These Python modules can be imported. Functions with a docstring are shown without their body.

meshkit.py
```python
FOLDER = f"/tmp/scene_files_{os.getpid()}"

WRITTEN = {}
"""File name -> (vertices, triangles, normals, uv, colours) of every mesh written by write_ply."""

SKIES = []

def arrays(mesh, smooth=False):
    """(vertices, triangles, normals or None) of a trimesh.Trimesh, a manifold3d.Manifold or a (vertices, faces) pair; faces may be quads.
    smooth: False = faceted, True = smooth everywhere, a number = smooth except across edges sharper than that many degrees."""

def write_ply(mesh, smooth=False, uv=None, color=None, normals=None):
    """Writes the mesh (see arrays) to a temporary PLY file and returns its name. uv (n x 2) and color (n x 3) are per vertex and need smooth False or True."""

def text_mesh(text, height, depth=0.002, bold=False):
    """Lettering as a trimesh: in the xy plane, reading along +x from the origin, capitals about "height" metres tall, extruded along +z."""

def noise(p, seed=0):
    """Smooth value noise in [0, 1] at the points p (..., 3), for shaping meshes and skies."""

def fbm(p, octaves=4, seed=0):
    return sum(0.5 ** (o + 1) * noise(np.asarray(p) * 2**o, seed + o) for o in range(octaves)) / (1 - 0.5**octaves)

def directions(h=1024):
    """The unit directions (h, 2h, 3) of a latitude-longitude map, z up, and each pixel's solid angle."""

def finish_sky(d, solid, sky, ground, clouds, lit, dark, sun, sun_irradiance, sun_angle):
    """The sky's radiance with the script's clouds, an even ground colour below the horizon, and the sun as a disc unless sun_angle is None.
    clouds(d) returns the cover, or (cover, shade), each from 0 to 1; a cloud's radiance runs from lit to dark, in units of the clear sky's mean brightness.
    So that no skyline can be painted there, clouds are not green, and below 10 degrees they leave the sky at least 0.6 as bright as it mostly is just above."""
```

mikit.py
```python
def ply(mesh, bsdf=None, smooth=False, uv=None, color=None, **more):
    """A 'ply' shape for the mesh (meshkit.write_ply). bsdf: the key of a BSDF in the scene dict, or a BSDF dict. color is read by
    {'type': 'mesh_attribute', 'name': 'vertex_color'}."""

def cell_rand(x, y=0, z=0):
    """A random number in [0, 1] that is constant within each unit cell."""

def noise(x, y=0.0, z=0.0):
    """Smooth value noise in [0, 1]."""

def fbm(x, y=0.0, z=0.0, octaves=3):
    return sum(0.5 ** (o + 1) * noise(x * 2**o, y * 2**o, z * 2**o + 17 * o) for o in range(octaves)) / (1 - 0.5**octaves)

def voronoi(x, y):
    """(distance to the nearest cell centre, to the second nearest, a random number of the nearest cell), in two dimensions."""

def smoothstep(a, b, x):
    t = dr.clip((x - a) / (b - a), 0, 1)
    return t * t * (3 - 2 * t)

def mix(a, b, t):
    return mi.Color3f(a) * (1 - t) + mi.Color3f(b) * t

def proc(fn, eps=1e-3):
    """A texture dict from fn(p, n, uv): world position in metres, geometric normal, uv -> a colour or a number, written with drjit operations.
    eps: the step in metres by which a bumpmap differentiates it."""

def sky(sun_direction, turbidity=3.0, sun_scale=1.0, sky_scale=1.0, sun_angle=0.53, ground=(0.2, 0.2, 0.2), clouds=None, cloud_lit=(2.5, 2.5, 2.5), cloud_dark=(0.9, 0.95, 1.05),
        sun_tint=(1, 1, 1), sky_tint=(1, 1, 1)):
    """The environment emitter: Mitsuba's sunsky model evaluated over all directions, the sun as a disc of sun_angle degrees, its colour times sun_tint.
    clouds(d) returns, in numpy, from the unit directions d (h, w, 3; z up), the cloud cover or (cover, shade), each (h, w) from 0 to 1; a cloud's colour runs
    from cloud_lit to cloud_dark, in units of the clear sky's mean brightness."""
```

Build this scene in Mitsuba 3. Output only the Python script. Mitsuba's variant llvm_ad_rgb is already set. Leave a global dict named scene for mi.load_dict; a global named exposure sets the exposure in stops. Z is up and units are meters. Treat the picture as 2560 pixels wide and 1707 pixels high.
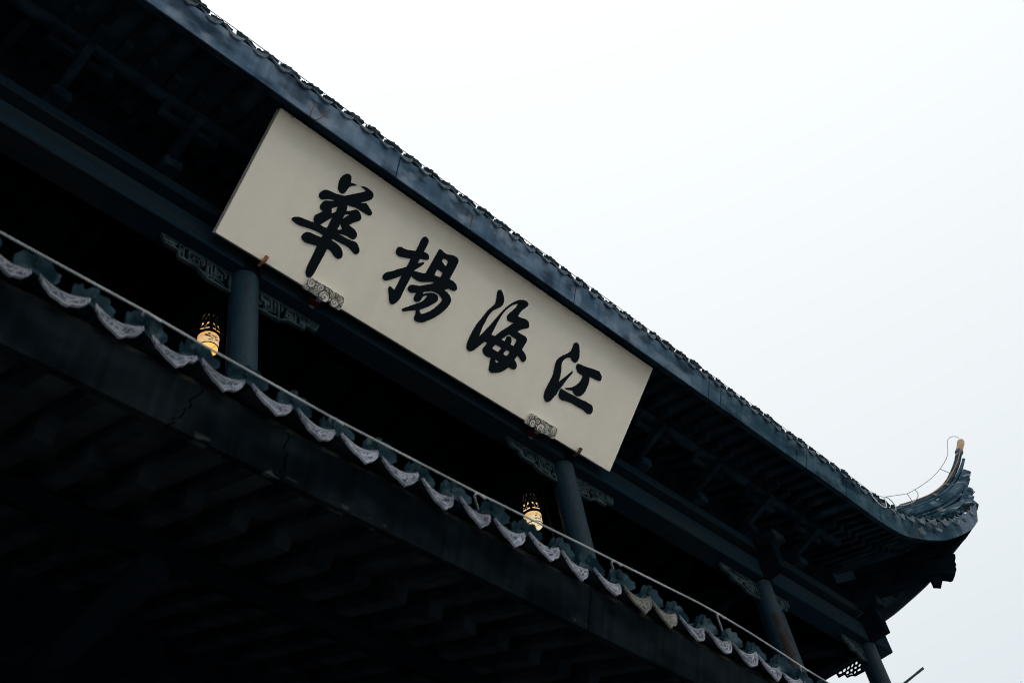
import math, random
import numpy as np, trimesh
from shapely.geometry import Polygon, LineString, Point, box as sbox
from shapely.ops import unary_union
from scipy.interpolate import PchipInterpolator, CubicSpline
import drjit as dr
import mitsuba as mi
import mikit
from mikit import noise, fbm, voronoi, smoothstep, mix

T = mi.ScalarTransform4f
rng = random.Random(7)
scene, labels = {}, {}
GZ = -1.65                                  # the ground; the eye is the origin, x runs along the facade, y into it, z up

# ------------------------------------------------------------------ camera, sky, exposure
VIEW = np.array([[0.7003, -0.69882, -0.1457], [0.457, 0.59568, -0.66055], [0.54839, 0.396, 0.73651]])  # image right, image down, forward
scene['camera'] = {'type': 'thinlens', 'fov': 46.0875, 'fov_axis': 'x', 'near_clip': 0.1, 'far_clip': 4000.0,
                   'aperture_radius': 0.007, 'focus_distance': 12.0,
                   'to_world': T().look_at(origin=[0, 0, 0], target=VIEW[2].tolist(), up=(-VIEW[1]).tolist())}


def overcast(d):
    """Full cloud cover, brightest overhead and darker low down, with very faint drifts."""
    e = np.clip(d[..., 2], 0, 1)
    drift = 0.05 * np.sin(3.1 * d[..., 0] + 1.7 * d[..., 1] + 0.5) * np.sin(2.3 * d[..., 1] - 1.1 * d[..., 2])
    return np.ones_like(e), np.clip(1.0 - e + drift, 0, 1)


exposure = 2.22
scene['sky'] = mikit.sky([0.10, -0.90, 0.42], turbidity=5, sun_scale=0.15, sun_angle=40, clouds=overcast,
                         cloud_lit=(2.32, 2.38, 2.38), cloud_dark=(1.20, 1.37, 1.50), ground=(0.3, 0.3, 0.3))

# ------------------------------------------------------------------ materials


def diffuse(key, fn):
    scene[key] = {'type': 'twosided', 'bsdf': {'type': 'diffuse', 'reflectance': fn if isinstance(fn, dict) else mikit.proc(fn)}}


def principled(key, fn, rough=0.6, spec=0.3, **more):
    col = {'type': 'rgb', 'value': list(fn)} if isinstance(fn, (tuple, list)) else mikit.proc(fn)
    scene[key] = {'type': 'twosided', 'bsdf': {'type': 'principled', 'base_color': col, 'roughness': rough, 'specular': spec, **more}}


def mottled(lo, hi, scale, sharp=(0.3, 0.7)):
    return lambda p, n, uv: mix(lo, hi, smoothstep(sharp[0], sharp[1], fbm(p.x * scale, p.y * scale, p.z * scale, 4)))


def streaked(lo, hi, sx, sy, sz):
    return lambda p, n, uv: mix(lo, hi, fbm(p.x * sx, p.y * sy, p.z * sz, 4))


diffuse('black_wood', mottled((0.0018, 0.0050, 0.0095), (0.0048, 0.0098, 0.016), 5.0))
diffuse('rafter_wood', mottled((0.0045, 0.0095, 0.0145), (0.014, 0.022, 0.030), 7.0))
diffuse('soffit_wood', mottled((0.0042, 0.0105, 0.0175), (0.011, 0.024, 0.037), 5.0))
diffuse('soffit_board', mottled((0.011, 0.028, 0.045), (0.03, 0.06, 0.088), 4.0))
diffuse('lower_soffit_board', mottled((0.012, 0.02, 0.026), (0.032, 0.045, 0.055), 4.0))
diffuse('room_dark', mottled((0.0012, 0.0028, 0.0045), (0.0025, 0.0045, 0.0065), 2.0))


def beam_colour(p, n, uv):
    grain = fbm(p.x * 1.3, p.y * 30, p.z * 34, 3)
    worn = smoothstep(0.42, 0.66, fbm(p.x * 0.9, p.y * 2, p.z * 7 + 3, 4))
    return mix((0.0065, 0.017, 0.029), (0.011, 0.0185, 0.025), worn) * (0.7 + 0.6 * grain)


diffuse('beam_wood', beam_colour)


def column_colour(p, n, uv):
    """Blue-grey paint, scuffed; a red undercoat shows on the third column where the paint has come off."""
    c = mix((0.004, 0.0175, 0.031), (0.0095, 0.029, 0.047), fbm(p.x * 9, p.y * 9, p.z * 2.5, 4)) * (0.7 + 0.6 * fbm(p.x * 24, p.y * 24, p.z * 0.7, 3))
    specks = smoothstep(0.76, 0.8, noise(p.x * 60, p.y * 60, p.z * 40))
    c = c * (1 - 0.4 * specks)
    third = smoothstep(11.40, 11.45, p.x) * smoothstep(11.9, 11.8, p.x) * smoothstep(5.455, 5.425, p.y) * smoothstep(8.02, 7.9, p.z + 0.5 * (noise(p.x * 12, p.y * 12, p.z * 5) - 0.5))
    flake = third * smoothstep(0.38, 0.46, fbm(p.x * 7 + 3, p.y * 7, p.z * 3.2, 4))
    return mix(c, (0.0085, 0.0060, 0.0085), flake)


principled('column_paint', column_colour, 0.6, 0.12)


def fascia_colour(lo, hi, pale, seed):
    def fn(p, n, uv):
        a = fbm(p.x * 2.2 + seed, p.y * 3, p.z * 5, 5)
        b = smoothstep(0.52, 0.8, fbm(p.x * 5.5 + seed * 3, p.y * 6, p.z * 6 + 7, 4))
        run = fbm(p.x * 26 + seed, p.y * 1.0, p.z * 1.6, 3)
        c = mix(lo, hi, smoothstep(0.3, 0.72, a)) * (0.72 + 0.56 * run)
        dark = smoothstep(0.50, 0.72, fbm(p.x * 3.3 + 11 + seed, p.y * 4, p.z * 7, 4))
        return mix(c * (1 - 0.55 * dark), pale, 0.6 * b)
    return fn




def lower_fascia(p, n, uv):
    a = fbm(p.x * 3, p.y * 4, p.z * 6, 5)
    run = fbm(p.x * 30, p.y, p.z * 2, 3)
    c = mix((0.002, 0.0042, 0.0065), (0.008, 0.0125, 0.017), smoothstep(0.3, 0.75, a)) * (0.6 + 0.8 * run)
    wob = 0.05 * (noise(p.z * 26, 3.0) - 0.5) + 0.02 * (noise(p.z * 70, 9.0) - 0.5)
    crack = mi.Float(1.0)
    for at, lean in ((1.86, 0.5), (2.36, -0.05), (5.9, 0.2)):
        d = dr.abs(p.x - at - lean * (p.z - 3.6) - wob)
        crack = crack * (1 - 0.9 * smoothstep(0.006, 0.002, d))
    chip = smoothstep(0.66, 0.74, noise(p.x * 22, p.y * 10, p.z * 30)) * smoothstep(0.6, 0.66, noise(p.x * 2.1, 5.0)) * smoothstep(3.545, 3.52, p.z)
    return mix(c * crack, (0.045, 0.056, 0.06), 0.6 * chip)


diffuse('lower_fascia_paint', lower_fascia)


def plaque_colour(pale, dirt):
    """Moulded relief on the drip tile's face: rim lines along the edges, curls between them, dirt in the hollows."""
    def fn(p, n, uv):
        u, v = (uv.x - 0.5) * 2, uv.y
        rim = smoothstep(0.05, 0.02, dr.abs(v - 0.17)) + smoothstep(0.05, 0.02, dr.abs(v - 0.83)) + smoothstep(0.03, 0.012, dr.abs(dr.abs(u) - 0.9))
        k = dr.floor(p.x / 0.12)
        wu = u * 4.0 + 2.4 * noise(p.x * 23, p.z * 17, 2.0) + 1.7 * k
        curl = dr.sin(wu * 2.6 + 2.4 * dr.sin(v * 6.0 + wu)) * dr.sin(v * 9.5 + 2.6 * dr.sin(wu * 1.9))
        inner = smoothstep(0.22, 0.30, v) * smoothstep(0.80, 0.72, v) * smoothstep(0.86, 0.78, dr.abs(u))
        lines = dr.clip(0.75 * rim + inner * smoothstep(-0.02, 0.22, curl), 0, 1)
        grime = smoothstep(0.42, 0.74, fbm(p.x * 13, p.y * 13, p.z * 13, 4))
        tone = (0.62 + 0.55 * noise(p.x * 3.3, 1.0, p.z * 3.3)) * (0.8 + 0.35 * mikit.cell_rand(dr.floor(p.x / 0.2465 - 0.6), 3.0))
        c = mix(pale, dirt, 0.6 * grime) * tone
        return mix(c, mi.Color3f(dirt) * 0.25, 0.85 * lines)
    return fn


diffuse('pale_tile', plaque_colour((0.27, 0.30, 0.375), (0.06, 0.088, 0.12)))
diffuse('grey_tile', plaque_colour((0.15, 0.195, 0.25), (0.06, 0.09, 0.12)))
diffuse('tan_tile', plaque_colour((0.19, 0.20, 0.195), (0.10, 0.11, 0.11)))


def fan_colour(p, n, uv):
    c = mix((0.0085, 0.026, 0.039), (0.035, 0.072, 0.096), smoothstep(0.3, 0.75, fbm(p.x * 14, p.y * 14, p.z * 14, 4)))
    return mix(c, (0.12, 0.19, 0.23), 0.6 * smoothstep(0.62, 0.78, fbm(p.x * 9 + 5, p.y * 9, p.z * 9, 3)))


diffuse('fan_tile', fan_colour)
diffuse('roof_tile', mottled((0.008, 0.014, 0.02), (0.026, 0.04, 0.05), 6.0))
diffuse('mortar', mottled((0.004, 0.007, 0.009), (0.022, 0.026, 0.026), 20.0))


def ridge_colour(p, n, uv):
    c = mix((0.022, 0.055, 0.085), (0.07, 0.13, 0.18), smoothstep(0.3, 0.7, fbm(p.x * 7, p.y * 7, p.z * 7, 4)))
    lime = smoothstep(0.62, 0.70, fbm(p.x * 11 + 2, p.y * 11, p.z * 19, 4))
    return mix(c, (0.33, 0.36, 0.38), 0.75 * lime)


diffuse('ridge_plaster', ridge_colour)


def corner_fascia(p, n, uv):
    w = smoothstep(6.0, 12.0, p.x + 3.0 * (noise(p.x * 0.8, 2.0) - 0.5))                 # the far end is darker and greener
    c = fascia_colour((0.05, 0.098, 0.162), (0.125, 0.192, 0.285), (0.24, 0.30, 0.40), 1.0)(p, n, uv)
    c = mix(c, c * mi.Color3f(0.42, 0.54, 0.52), w)
    lime = smoothstep(0.60, 0.68, fbm(p.x * 5 + 1, p.y * 5, p.z * 8, 4)) * smoothstep(13.6, 14.4, p.x)
    fresh = smoothstep(14.75, 14.95, p.x + 0.3 * (noise(p.x * 9, p.y * 9, p.z * 9) - 0.5))
    rust = smoothstep(0.64, 0.7, fbm(p.x * 6 + 9, p.y * 6, p.z * 9, 3)) * smoothstep(13.0, 14.0, p.x) * (1 - fresh)
    c = mix(c, (0.26, 0.31, 0.38), 0.6 * lime)
    c = mix(c, (0.085, 0.055, 0.055), 0.5 * rust)
    return mix(c, (0.13, 0.185, 0.27), 0.75 * fresh)


diffuse('corner_fascia_paint', corner_fascia)


def cream(p, n, uv):
    a = fbm(p.x * 1.1, p.y * 2.0, p.z * 2.0, 4)
    g = noise(p.x * 90, p.y * 90, p.z * 90)
    v = smoothstep(9.18, 9.36, p.z + 0.07 * (noise(p.x * 2.2, 4.0) - 0.5))          # soft shade of the eave put into the colour as a tan band
    st = fbm(p.x * 8, p.z * 0.8, 1.0, 3)
    c = mix((0.86, 0.845, 0.765), (0.92, 0.905, 0.835), a) * (0.97 + 0.05 * st) * (0.975 + 0.05 * g)
    return mix(c, (0.66, 0.60, 0.49), 0.55 * v)


principled('cream_paint', cream, 0.6, 0.2)
principled('shaded_edge', mottled((0.30, 0.30, 0.29), (0.42, 0.42, 0.40), 9.0), 0.6, 0.2)  # the board's less lit sides, their shade put into the grey
principled('ink_paint', (0.0035, 0.008, 0.0135), 0.5, 0.05)
principled('cloud_paint', mottled((0.62, 0.62, 0.58), (0.80, 0.80, 0.77), 30.0), 0.6, 0.2)
principled('cloud_groove', (0.05, 0.052, 0.05), 0.7, 0.2)
principled('copper', mottled((0.13, 0.05, 0.02), (0.42, 0.19, 0.07), 60.0), 0.45, 0.4)
principled('rusty_iron', mottled((0.05, 0.03, 0.025), (0.12, 0.07, 0.05), 50.0), 0.6, 0.3)
principled('red_paint', (0.028, 0.004, 0.006), 0.5, 0.2)
diffuse('fret_wood', mottled((0.014, 0.028, 0.037), (0.036, 0.055, 0.066), 12.0))
diffuse('lantern_wood', mottled((0.004, 0.004, 0.005), (0.01, 0.008, 0.007), 20.0))
principled('rail_metal', mottled((0.19, 0.235, 0.265), (0.38, 0.43, 0.48), 4.0), 0.5, 0.3)
principled('wire', (0.10, 0.10, 0.14), 0.6, 0.3)
principled('white_cable', (0.45, 0.47, 0.5), 0.6, 0.3)
principled('orange_sheath', (0.42, 0.20, 0.10), 0.6, 0.3)
principled('tan_cap', mottled((0.40, 0.27, 0.17), (0.52, 0.36, 0.24), 14.0), 0.6, 0.3)
principled('lamp_green', (0.012, 0.05, 0.05), 0.5, 0.3)
principled('teal_ink', (0.03, 0.12, 0.11), 0.6, 0.2)
principled('red_ink', (0.45, 0.05, 0.03), 0.6, 0.2)
diffuse('paving', lambda p, n, uv: mix((0.36, 0.35, 0.33), (0.48, 0.47, 0.45), fbm(p.x * 0.9, p.y * 0.9, 0.0, 4)) * (1 - 0.35 * smoothstep(
    0.485, 0.497, dr.maximum(dr.abs(p.x / 0.6 - dr.floor(p.x / 0.6) - 0.5), dr.abs(p.y / 0.6 - dr.floor(p.y / 0.6) - 0.5)))))

# ------------------------------------------------------------------ scene keys and mesh helpers


def new_key(name):
    if name not in scene and not any(k.startswith(name + '__') for k in scene):
        return name
    i = 1
    while f'{name}_{i:03d}' in scene or any(k.startswith(f'{name}_{i:03d}__') for k in scene):
        i += 1
    return f'{name}_{i:03d}'


COUNT = {}


def part(holder, name, shape, m=None, **more):
    """One entry: a part of holder (itself a thing or a part). shape: a mesh, or the dict of one made before."""
    base = f'{holder}__{name}'
    i = COUNT.get(base, 0)
    COUNT[base] = i + 1
    key = base if i == 0 else f'{base}_{i:03d}'
    d = dict(shape) if isinstance(shape, dict) else mikit.ply(shape, m, **more)
    scene[key] = d
    return key


def thing(name, label, cat, group=None):
    i = COUNT.get(name, 0)
    COUNT[name] = i + 1
    key = name if i == 0 else f'{name}_{i:03d}'
    labels[key] = {'label': label, 'category': cat}
    if group:
        labels[key]['group'] = group
    return key


def cat(*ms):
    return trimesh.util.concatenate([m for m in ms])


def box(x0, x1, y0, y1, z0, z1, bevel=0.0):
    m = trimesh.creation.box((abs(x1 - x0), abs(y1 - y0), abs(z1 - z0)))
    if bevel:
        h = np.array([abs(x1 - x0), abs(y1 - y0), abs(z1 - z0)]) / 2
        pts = np.array([[a * (h[0] - (bevel if i != 0 else 0)), b * (h[1] - (bevel if i != 1 else 0)), c * (h[2] - (bevel if i != 2 else 0))]
                        for i in range(3) for a in (-1, 1) for b in (-1, 1) for c in (-1, 1)])
        m = trimesh.convex.convex_hull(pts)
    m.apply_translation([(x0 + x1) / 2, (y0 + y1) / 2, (z0 + z1) / 2])
    return m


def bar(p, q, w, h, up=(0, 0, 1)):
    """A square-section bar from p to q, w wide and h deep."""
    p, q = np.array(p, float), np.array(q, float)
    t = q - p
    L = np.linalg.norm(t)
    t /= L
    s = np.cross(t, up)
    s /= np.linalg.norm(s)
    u = np.cross(s, t)
    m = trimesh.creation.box((L, w, h))
    M = np.eye(4)
    M[:3, 0], M[:3, 1], M[:3, 2], M[:3, 3] = t, -s, u, (p + q) / 2
    m.apply_transform(M)
    return m


def tube(points, r, sides=8, closed_ends=True):
    p = np.asarray(points, float)
    t = np.gradient(p, axis=0)
    t /= np.linalg.norm(t, axis=1, keepdims=True) + 1e-12
    ref = np.array([0, 0, 1.0]) if np.abs(t[:, 2]).max() < 0.95 else np.array([0.3, 1.0, 0.1])
    a = np.cross(t, ref)
    a /= np.linalg.norm(a, axis=1, keepdims=True) + 1e-12
    b = np.cross(t, a)
    g = np.arange(sides) * 2 * np.pi / sides
    rr = np.broadcast_to(r, (len(p),))[:, None, None]
    v = (p[:, None] + rr * (np.cos(g)[None, :, None] * a[:, None] + np.sin(g)[None, :, None] * b[:, None])).reshape(-1, 3)
    f = []
    for i in range(len(p) - 1):
        for j in range(sides):
            k = (j + 1) % sides
            f += [[i * sides + j, i * sides + k, (i + 1) * sides + k], [i * sides + j, (i + 1) * sides + k, (i + 1) * sides + j]]
    if closed_ends:
        n = len(v)
        v = np.vstack([v, p[:1], p[-1:]])
        e = (len(p) - 1) * sides
        for j in range(sides):
            k = (j + 1) % sides
            f += [[n, k, j], [n + 1, e + j, e + k]]
    m = trimesh.Trimesh(v, f, process=False)
    m.fix_normals()
    return m


def spline(points, n=40):
    p = np.asarray(points, float)
    t = np.r_[0, np.cumsum(np.linalg.norm(np.diff(p, axis=0), axis=1))]
    return CubicSpline(t, p)(np.linspace(0, t[-1], n))


def grid(P, flip=False):
    """A sheet from points P (n, m, 3)."""
    n, m = P.shape[:2]
    i, j = np.meshgrid(np.arange(n - 1), np.arange(m - 1), indexing='ij')
    a = (i * m + j).ravel()
    f = np.vstack([np.stack([a, a + m, a + m + 1], 1), np.stack([a, a + m + 1, a + 1], 1)])
    return trimesh.Trimesh(P.reshape(-1, 3), f[:, ::-1] if flip else f, process=False)


def sweep(sections):
    """A closed solid through equal-length closed cross-sections (n, m, 3), with fan caps."""
    S = np.asarray(sections, float)
    n, m = S.shape[:2]
    f = []
    for i in range(n - 1):
        for j in range(m):
            k = (j + 1) % m
            f += [[i * m + j, i * m + k, (i + 1) * m + k], [i * m + j, (i + 1) * m + k, (i + 1) * m + j]]
    v = S.reshape(-1, 3)
    c = len(v)
    v = np.vstack([v, S[0].mean(0)[None], S[-1].mean(0)[None]])
    for j in range(m):
        k = (j + 1) % m
        f += [[c, k, j], [c + 1, (n - 1) * m + j, (n - 1) * m + k]]
    t = trimesh.Trimesh(v, f, process=False)
    t.fix_normals()
    return t


def plate(poly, o, e1, e2, depth):
    """A polygon (or several) in the plane through o spanned by e1, e2, made depth thick along e1 x e2."""
    e1, e2 = np.array(e1, float), np.array(e2, float)
    M = np.eye(4)
    M[:3, 0], M[:3, 1], M[:3, 2], M[:3, 3] = e1, e2, np.cross(e1, e2), o
    ms = []
    for g in getattr(poly, 'geoms', [poly]):
        if g.geom_type == 'Polygon' and g.area > 1e-7:
            ms.append(trimesh.creation.extrude_polygon(g, depth, engine='earcut'))
    m = cat(*ms)
    m.apply_transform(M)
    return m


def at(d, M):
    """The shape dict d placed by the 4x4 matrix M."""
    return {**d, 'to_world': T(np.asarray(M, float).tolist())}


def shift(x, y, z):
    M = np.eye(4)
    M[:3, 3] = x, y, z
    return M


# ------------------------------------------------------------------ ground and street
g = trimesh.creation.box((3000, 3000, 0.2))
g.apply_translation([0, 0, GZ - 0.1])
scene['ground'] = mikit.ply(g, 'paving')
labels['ground'] = {'label': 'pale stone paved ground in front of the pavilion', 'kind': 'structure'}

# ------------------------------------------------------------------ the upper eave's lines (fascia's lower edge)
_fx = [-9.0, 12.0, 12.94, 13.53, 13.94, 14.45, 14.84, 15.21, 15.45]
FY = PchipInterpolator(_fx, [4.22, 4.22, 4.22, 4.215, 4.16, 4.02, 3.90, 3.785, 3.729])
FZ = PchipInterpolator(_fx, [9.295, 9.27, 9.245, 9.30, 9.38, 9.50, 9.68, 9.913, 10.126])
_sy = [3.729, 4.02, 4.28, 4.65, 5.0, 5.5, 6.5, 15.0]
SX = PchipInterpolator(_sy, [15.45, 15.371, 15.308, 15.228, 15.17, 15.10, 15.05, 15.05])
SZ = PchipInterpolator(_sy, [10.126, 9.929, 9.773, 9.56, 9.438, 9.319, 9.29, 9.29])
COLS = [0.3, 3.895, 8.0, 11.6, 13.99]
CY, CR = 5.5, 0.128
HIP0 = np.array([13.99, 5.5])
HT = np.array([15.45, 3.729]) - HIP0
HT /= np.linalg.norm(HT)
HN = np.array([-HT[1], HT[0]])               # away from the viewer


def hip(s, z, off=0.0):
    q = HIP0 + HT * s + HN * off
    return np.array([q[0], q[1], z])


pav = thing('pavilion', 'dark timber pavilion with two tiled eaves, round columns and an upturned roof corner', 'pavilion')

# columns, column heads and beams
for x in COLS:
    z = np.linspace(4.62, 8.455, 12)
    k = part(pav, 'column', tube(np.c_[np.full(12, x), np.full(12, CY), z], CR * (1.0 + 0.04 * (8.455 - z) / 3.8), 32), 'column_paint', smooth=40)
    if x == 11.6:
        labels[k] = {'label': 'column with its paint peeling to a red undercoat'}
    part(pav, 'column_head', box(x - 0.08, x + 0.08, 5.12 if x > 11 else 5.39, 7.6, 8.492, 8.86, 0.012), 'black_wood')
    if x > 11:
        part(pav, "column_head_block", box(x - 0.13, x + 0.13, 5.02, 5.30, 8.863, 8.99, 0.02), "rafter_wood")
for a, b in zip([-6.0] + COLS[:-1], COLS):
    part(pav, 'tie_beam', box(a + 0.083, b - 0.083, 5.37, 5.63, 8.458, 8.745, 0.012), 'beam_wood')
part(pav, 'tie_beam', box(14.073, 14.53, 5.37, 5.63, 8.50, 8.80, 0.012), 'beam_wood')
part(pav, 'wall_plate', box(-6, 13.91, 5.33, 5.477, 8.87, 9.0, 0.01), 'beam_wood')
part(pav, 'frieze_board', box(-6, 13.9, 5.48, 5.60, 8.748, 9.86), 'black_wood')
for y0, y1 in ((5.66, 7.9), (7.9, 10.3)):
    part(pav, 'side_beam', box(13.86, 14.12, y0, y1 - 0.16, 8.42, 8.74, 0.012), 'black_wood')
part(pav, 'side_frieze', box(13.91, 14.03, 5.605, 14.0, 8.868, 9.84), 'black_wood')
for y in (7.9, 10.3):
    z = np.linspace(4.62, 8.9, 6)
    part(pav, 'column', tube(np.c_[np.full(6, 13.99), np.full(6, y), z], CR, 24), 'column_paint', smooth=40)
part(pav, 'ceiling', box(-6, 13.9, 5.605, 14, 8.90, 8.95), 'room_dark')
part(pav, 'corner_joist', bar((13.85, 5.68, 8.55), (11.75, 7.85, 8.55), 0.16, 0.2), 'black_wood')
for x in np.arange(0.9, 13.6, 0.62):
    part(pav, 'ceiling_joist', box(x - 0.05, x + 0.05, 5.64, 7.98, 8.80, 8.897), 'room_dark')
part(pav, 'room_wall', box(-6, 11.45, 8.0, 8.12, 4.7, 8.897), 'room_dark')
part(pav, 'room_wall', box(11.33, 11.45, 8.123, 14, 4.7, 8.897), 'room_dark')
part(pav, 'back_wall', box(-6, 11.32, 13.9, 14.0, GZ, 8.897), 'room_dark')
part(pav, 'floor_slab', box(-6, 14.3, 5.28, 13.89, 4.46, 4.62), 'black_wood')
part(pav, 'lower_wall', box(-6, 14.2, 5.42, 5.6, GZ, 4.457), 'black_wood')
part(pav, 'end_wall', box(-6.2, -6.003, 4.4, 14, GZ, 9.4), 'black_wood')
k = part(pav, 'door_post', box(12.03, 12.12, 5.57, 5.66, 4.63, 8.455, 0.006), 'column_paint')

# carved spandrel panels beside each column
OUT = [(0.005, 0), (0.71, 0), (0.69, -0.045), (0.665, -0.11), (0.545, -0.11), (0.53, -0.19), (0.345, -0.19), (0.32, -0.215), (0.24, -0.26), (0.005, -0.262)]


def fretwork(outline, seed, w=0.0085):
    r = random.Random(seed)
    P = Polygon(outline)
    x0, y0, x1, y1 = P.bounds
    lines = [P.buffer(0).difference(P.buffer(-0.02))]
    for f in (0.34, 0.74):
        lines.append(sbox(x0 + f * (x1 - x0) - 0.011, y0, x0 + f * (x1 - x0) + 0.011, y1))
    for f0, f1 in ((0.03, 0.34), (0.34, 0.74), (0.74, 1.0)):
        a, b = x0 + f0 * (x1 - x0), x0 + f1 * (x1 - x0)
        cell = P.intersection(sbox(a, y0, b, y1)).buffer(-0.038)
        if cell.is_empty:
            continue
        cx0, cy0, cx1, cy1 = cell.bounds
        h, ww = cy1 - cy0, cx1 - cx0
        # a broken key pattern
        q = [(cx0, cy0 + 0.55 * h), (cx0, cy1), (cx0 + 0.72 * ww, cy1), (cx0 + 0.72 * ww, cy0 + 0.25 * h), (cx0 + 0.25 * ww, cy0 + 0.25 * h),
             (cx0 + 0.25 * ww, cy0 + 0.68 * h), (cx0 + 0.5 * ww, cy0 + 0.68 * h), (cx0 + 0.5 * ww, cy0 + 0.46 * h)]
        lines.append(LineString(q).buffer(w, join_style='mitre'))
        lines.append(LineString([(cx1, cy1), (cx1, cy0 + 0.2 * h), (cx0 + 0.1 * ww, cy0)]).buffer(w))
    n = int(26 * (x1 - x0) / 0.7)
    for _ in range(n):                                       # tendrils
        cx, cy, s = r.uniform(x0 + 0.03, x1 - 0.03), r.uniform(y0, y1 - 0.02), r.uniform(0.014, 0.028)
        t = np.linspace(0, r.uniform(4, 7), 14)
        a0, sg = r.uniform(0, 6.28), r.choice((-1, 1))
        rr = s * (0.25 + 0.75 * t / t[-1]) * 1.25
        lines.append(LineString(np.c_[cx + rr * np.cos(a0 + sg * t), cy + rr * np.sin(a0 + sg * t)]).buffer(w * 0.75))
    return unary_union(lines).intersection(P).simplify(0.0012)


for i, x in enumerate(COLS):
    for sgn in (-1, 1):
        if (i == 0 and sgn < 0) or (i == len(COLS) - 1 and sgn > 0):
            continue
        L = 0.46 / 0.71 if (i == 3 and sgn > 0) or (i == 4) else 1.0
        outl = [(a * L, b) for a, b in OUT]
        fr = fretwork(outl, 40 + 2 * i + sgn)
        m = plate(fr, (x + sgn * (CR + 0.002), 5.525, 8.452), (sgn, 0, 0), (0, 0, 1), 0.032 * sgn)
        m.fix_normals()
        part(pav, 'spandrel_panel', m, 'fret_wood')
SAW = [(0.0, 0.0), (0.48, 0.0), (0.475, -0.06), (0.40, -0.068), (0.39, -0.138), (0.295, -0.142), (0.28, -0.20), (0.20, -0.212), (0.165, -0.243), (0.0, -0.25)]
P = Polygon(SAW)
holes = []
r = random.Random(5)
for gy in range(5):
    for gx in range(7):
        cx, cy = 0.045 + gx * 0.066 + (gy % 2) * 0.03, -0.035 - gy * 0.052
        holes.append(Point(0, 0).buffer(1.0, 3))
        from shapely import affinity
        holes[-1] = affinity.translate(affinity.rotate(affinity.scale(holes[-1], r.uniform(0.020, 0.030), r.uniform(0.014, 0.021)), r.uniform(-40, 40)), cx, cy)
lat = P.difference(unary_union(holes).intersection(P.buffer(-0.02)))
part(pav, 'spandrel_panel', plate(lat, (13.985, CY + CR + 0.002, 8.42), (0, 1, 0), (0, 0, 1), 0.014), 'fret_wood')

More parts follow.
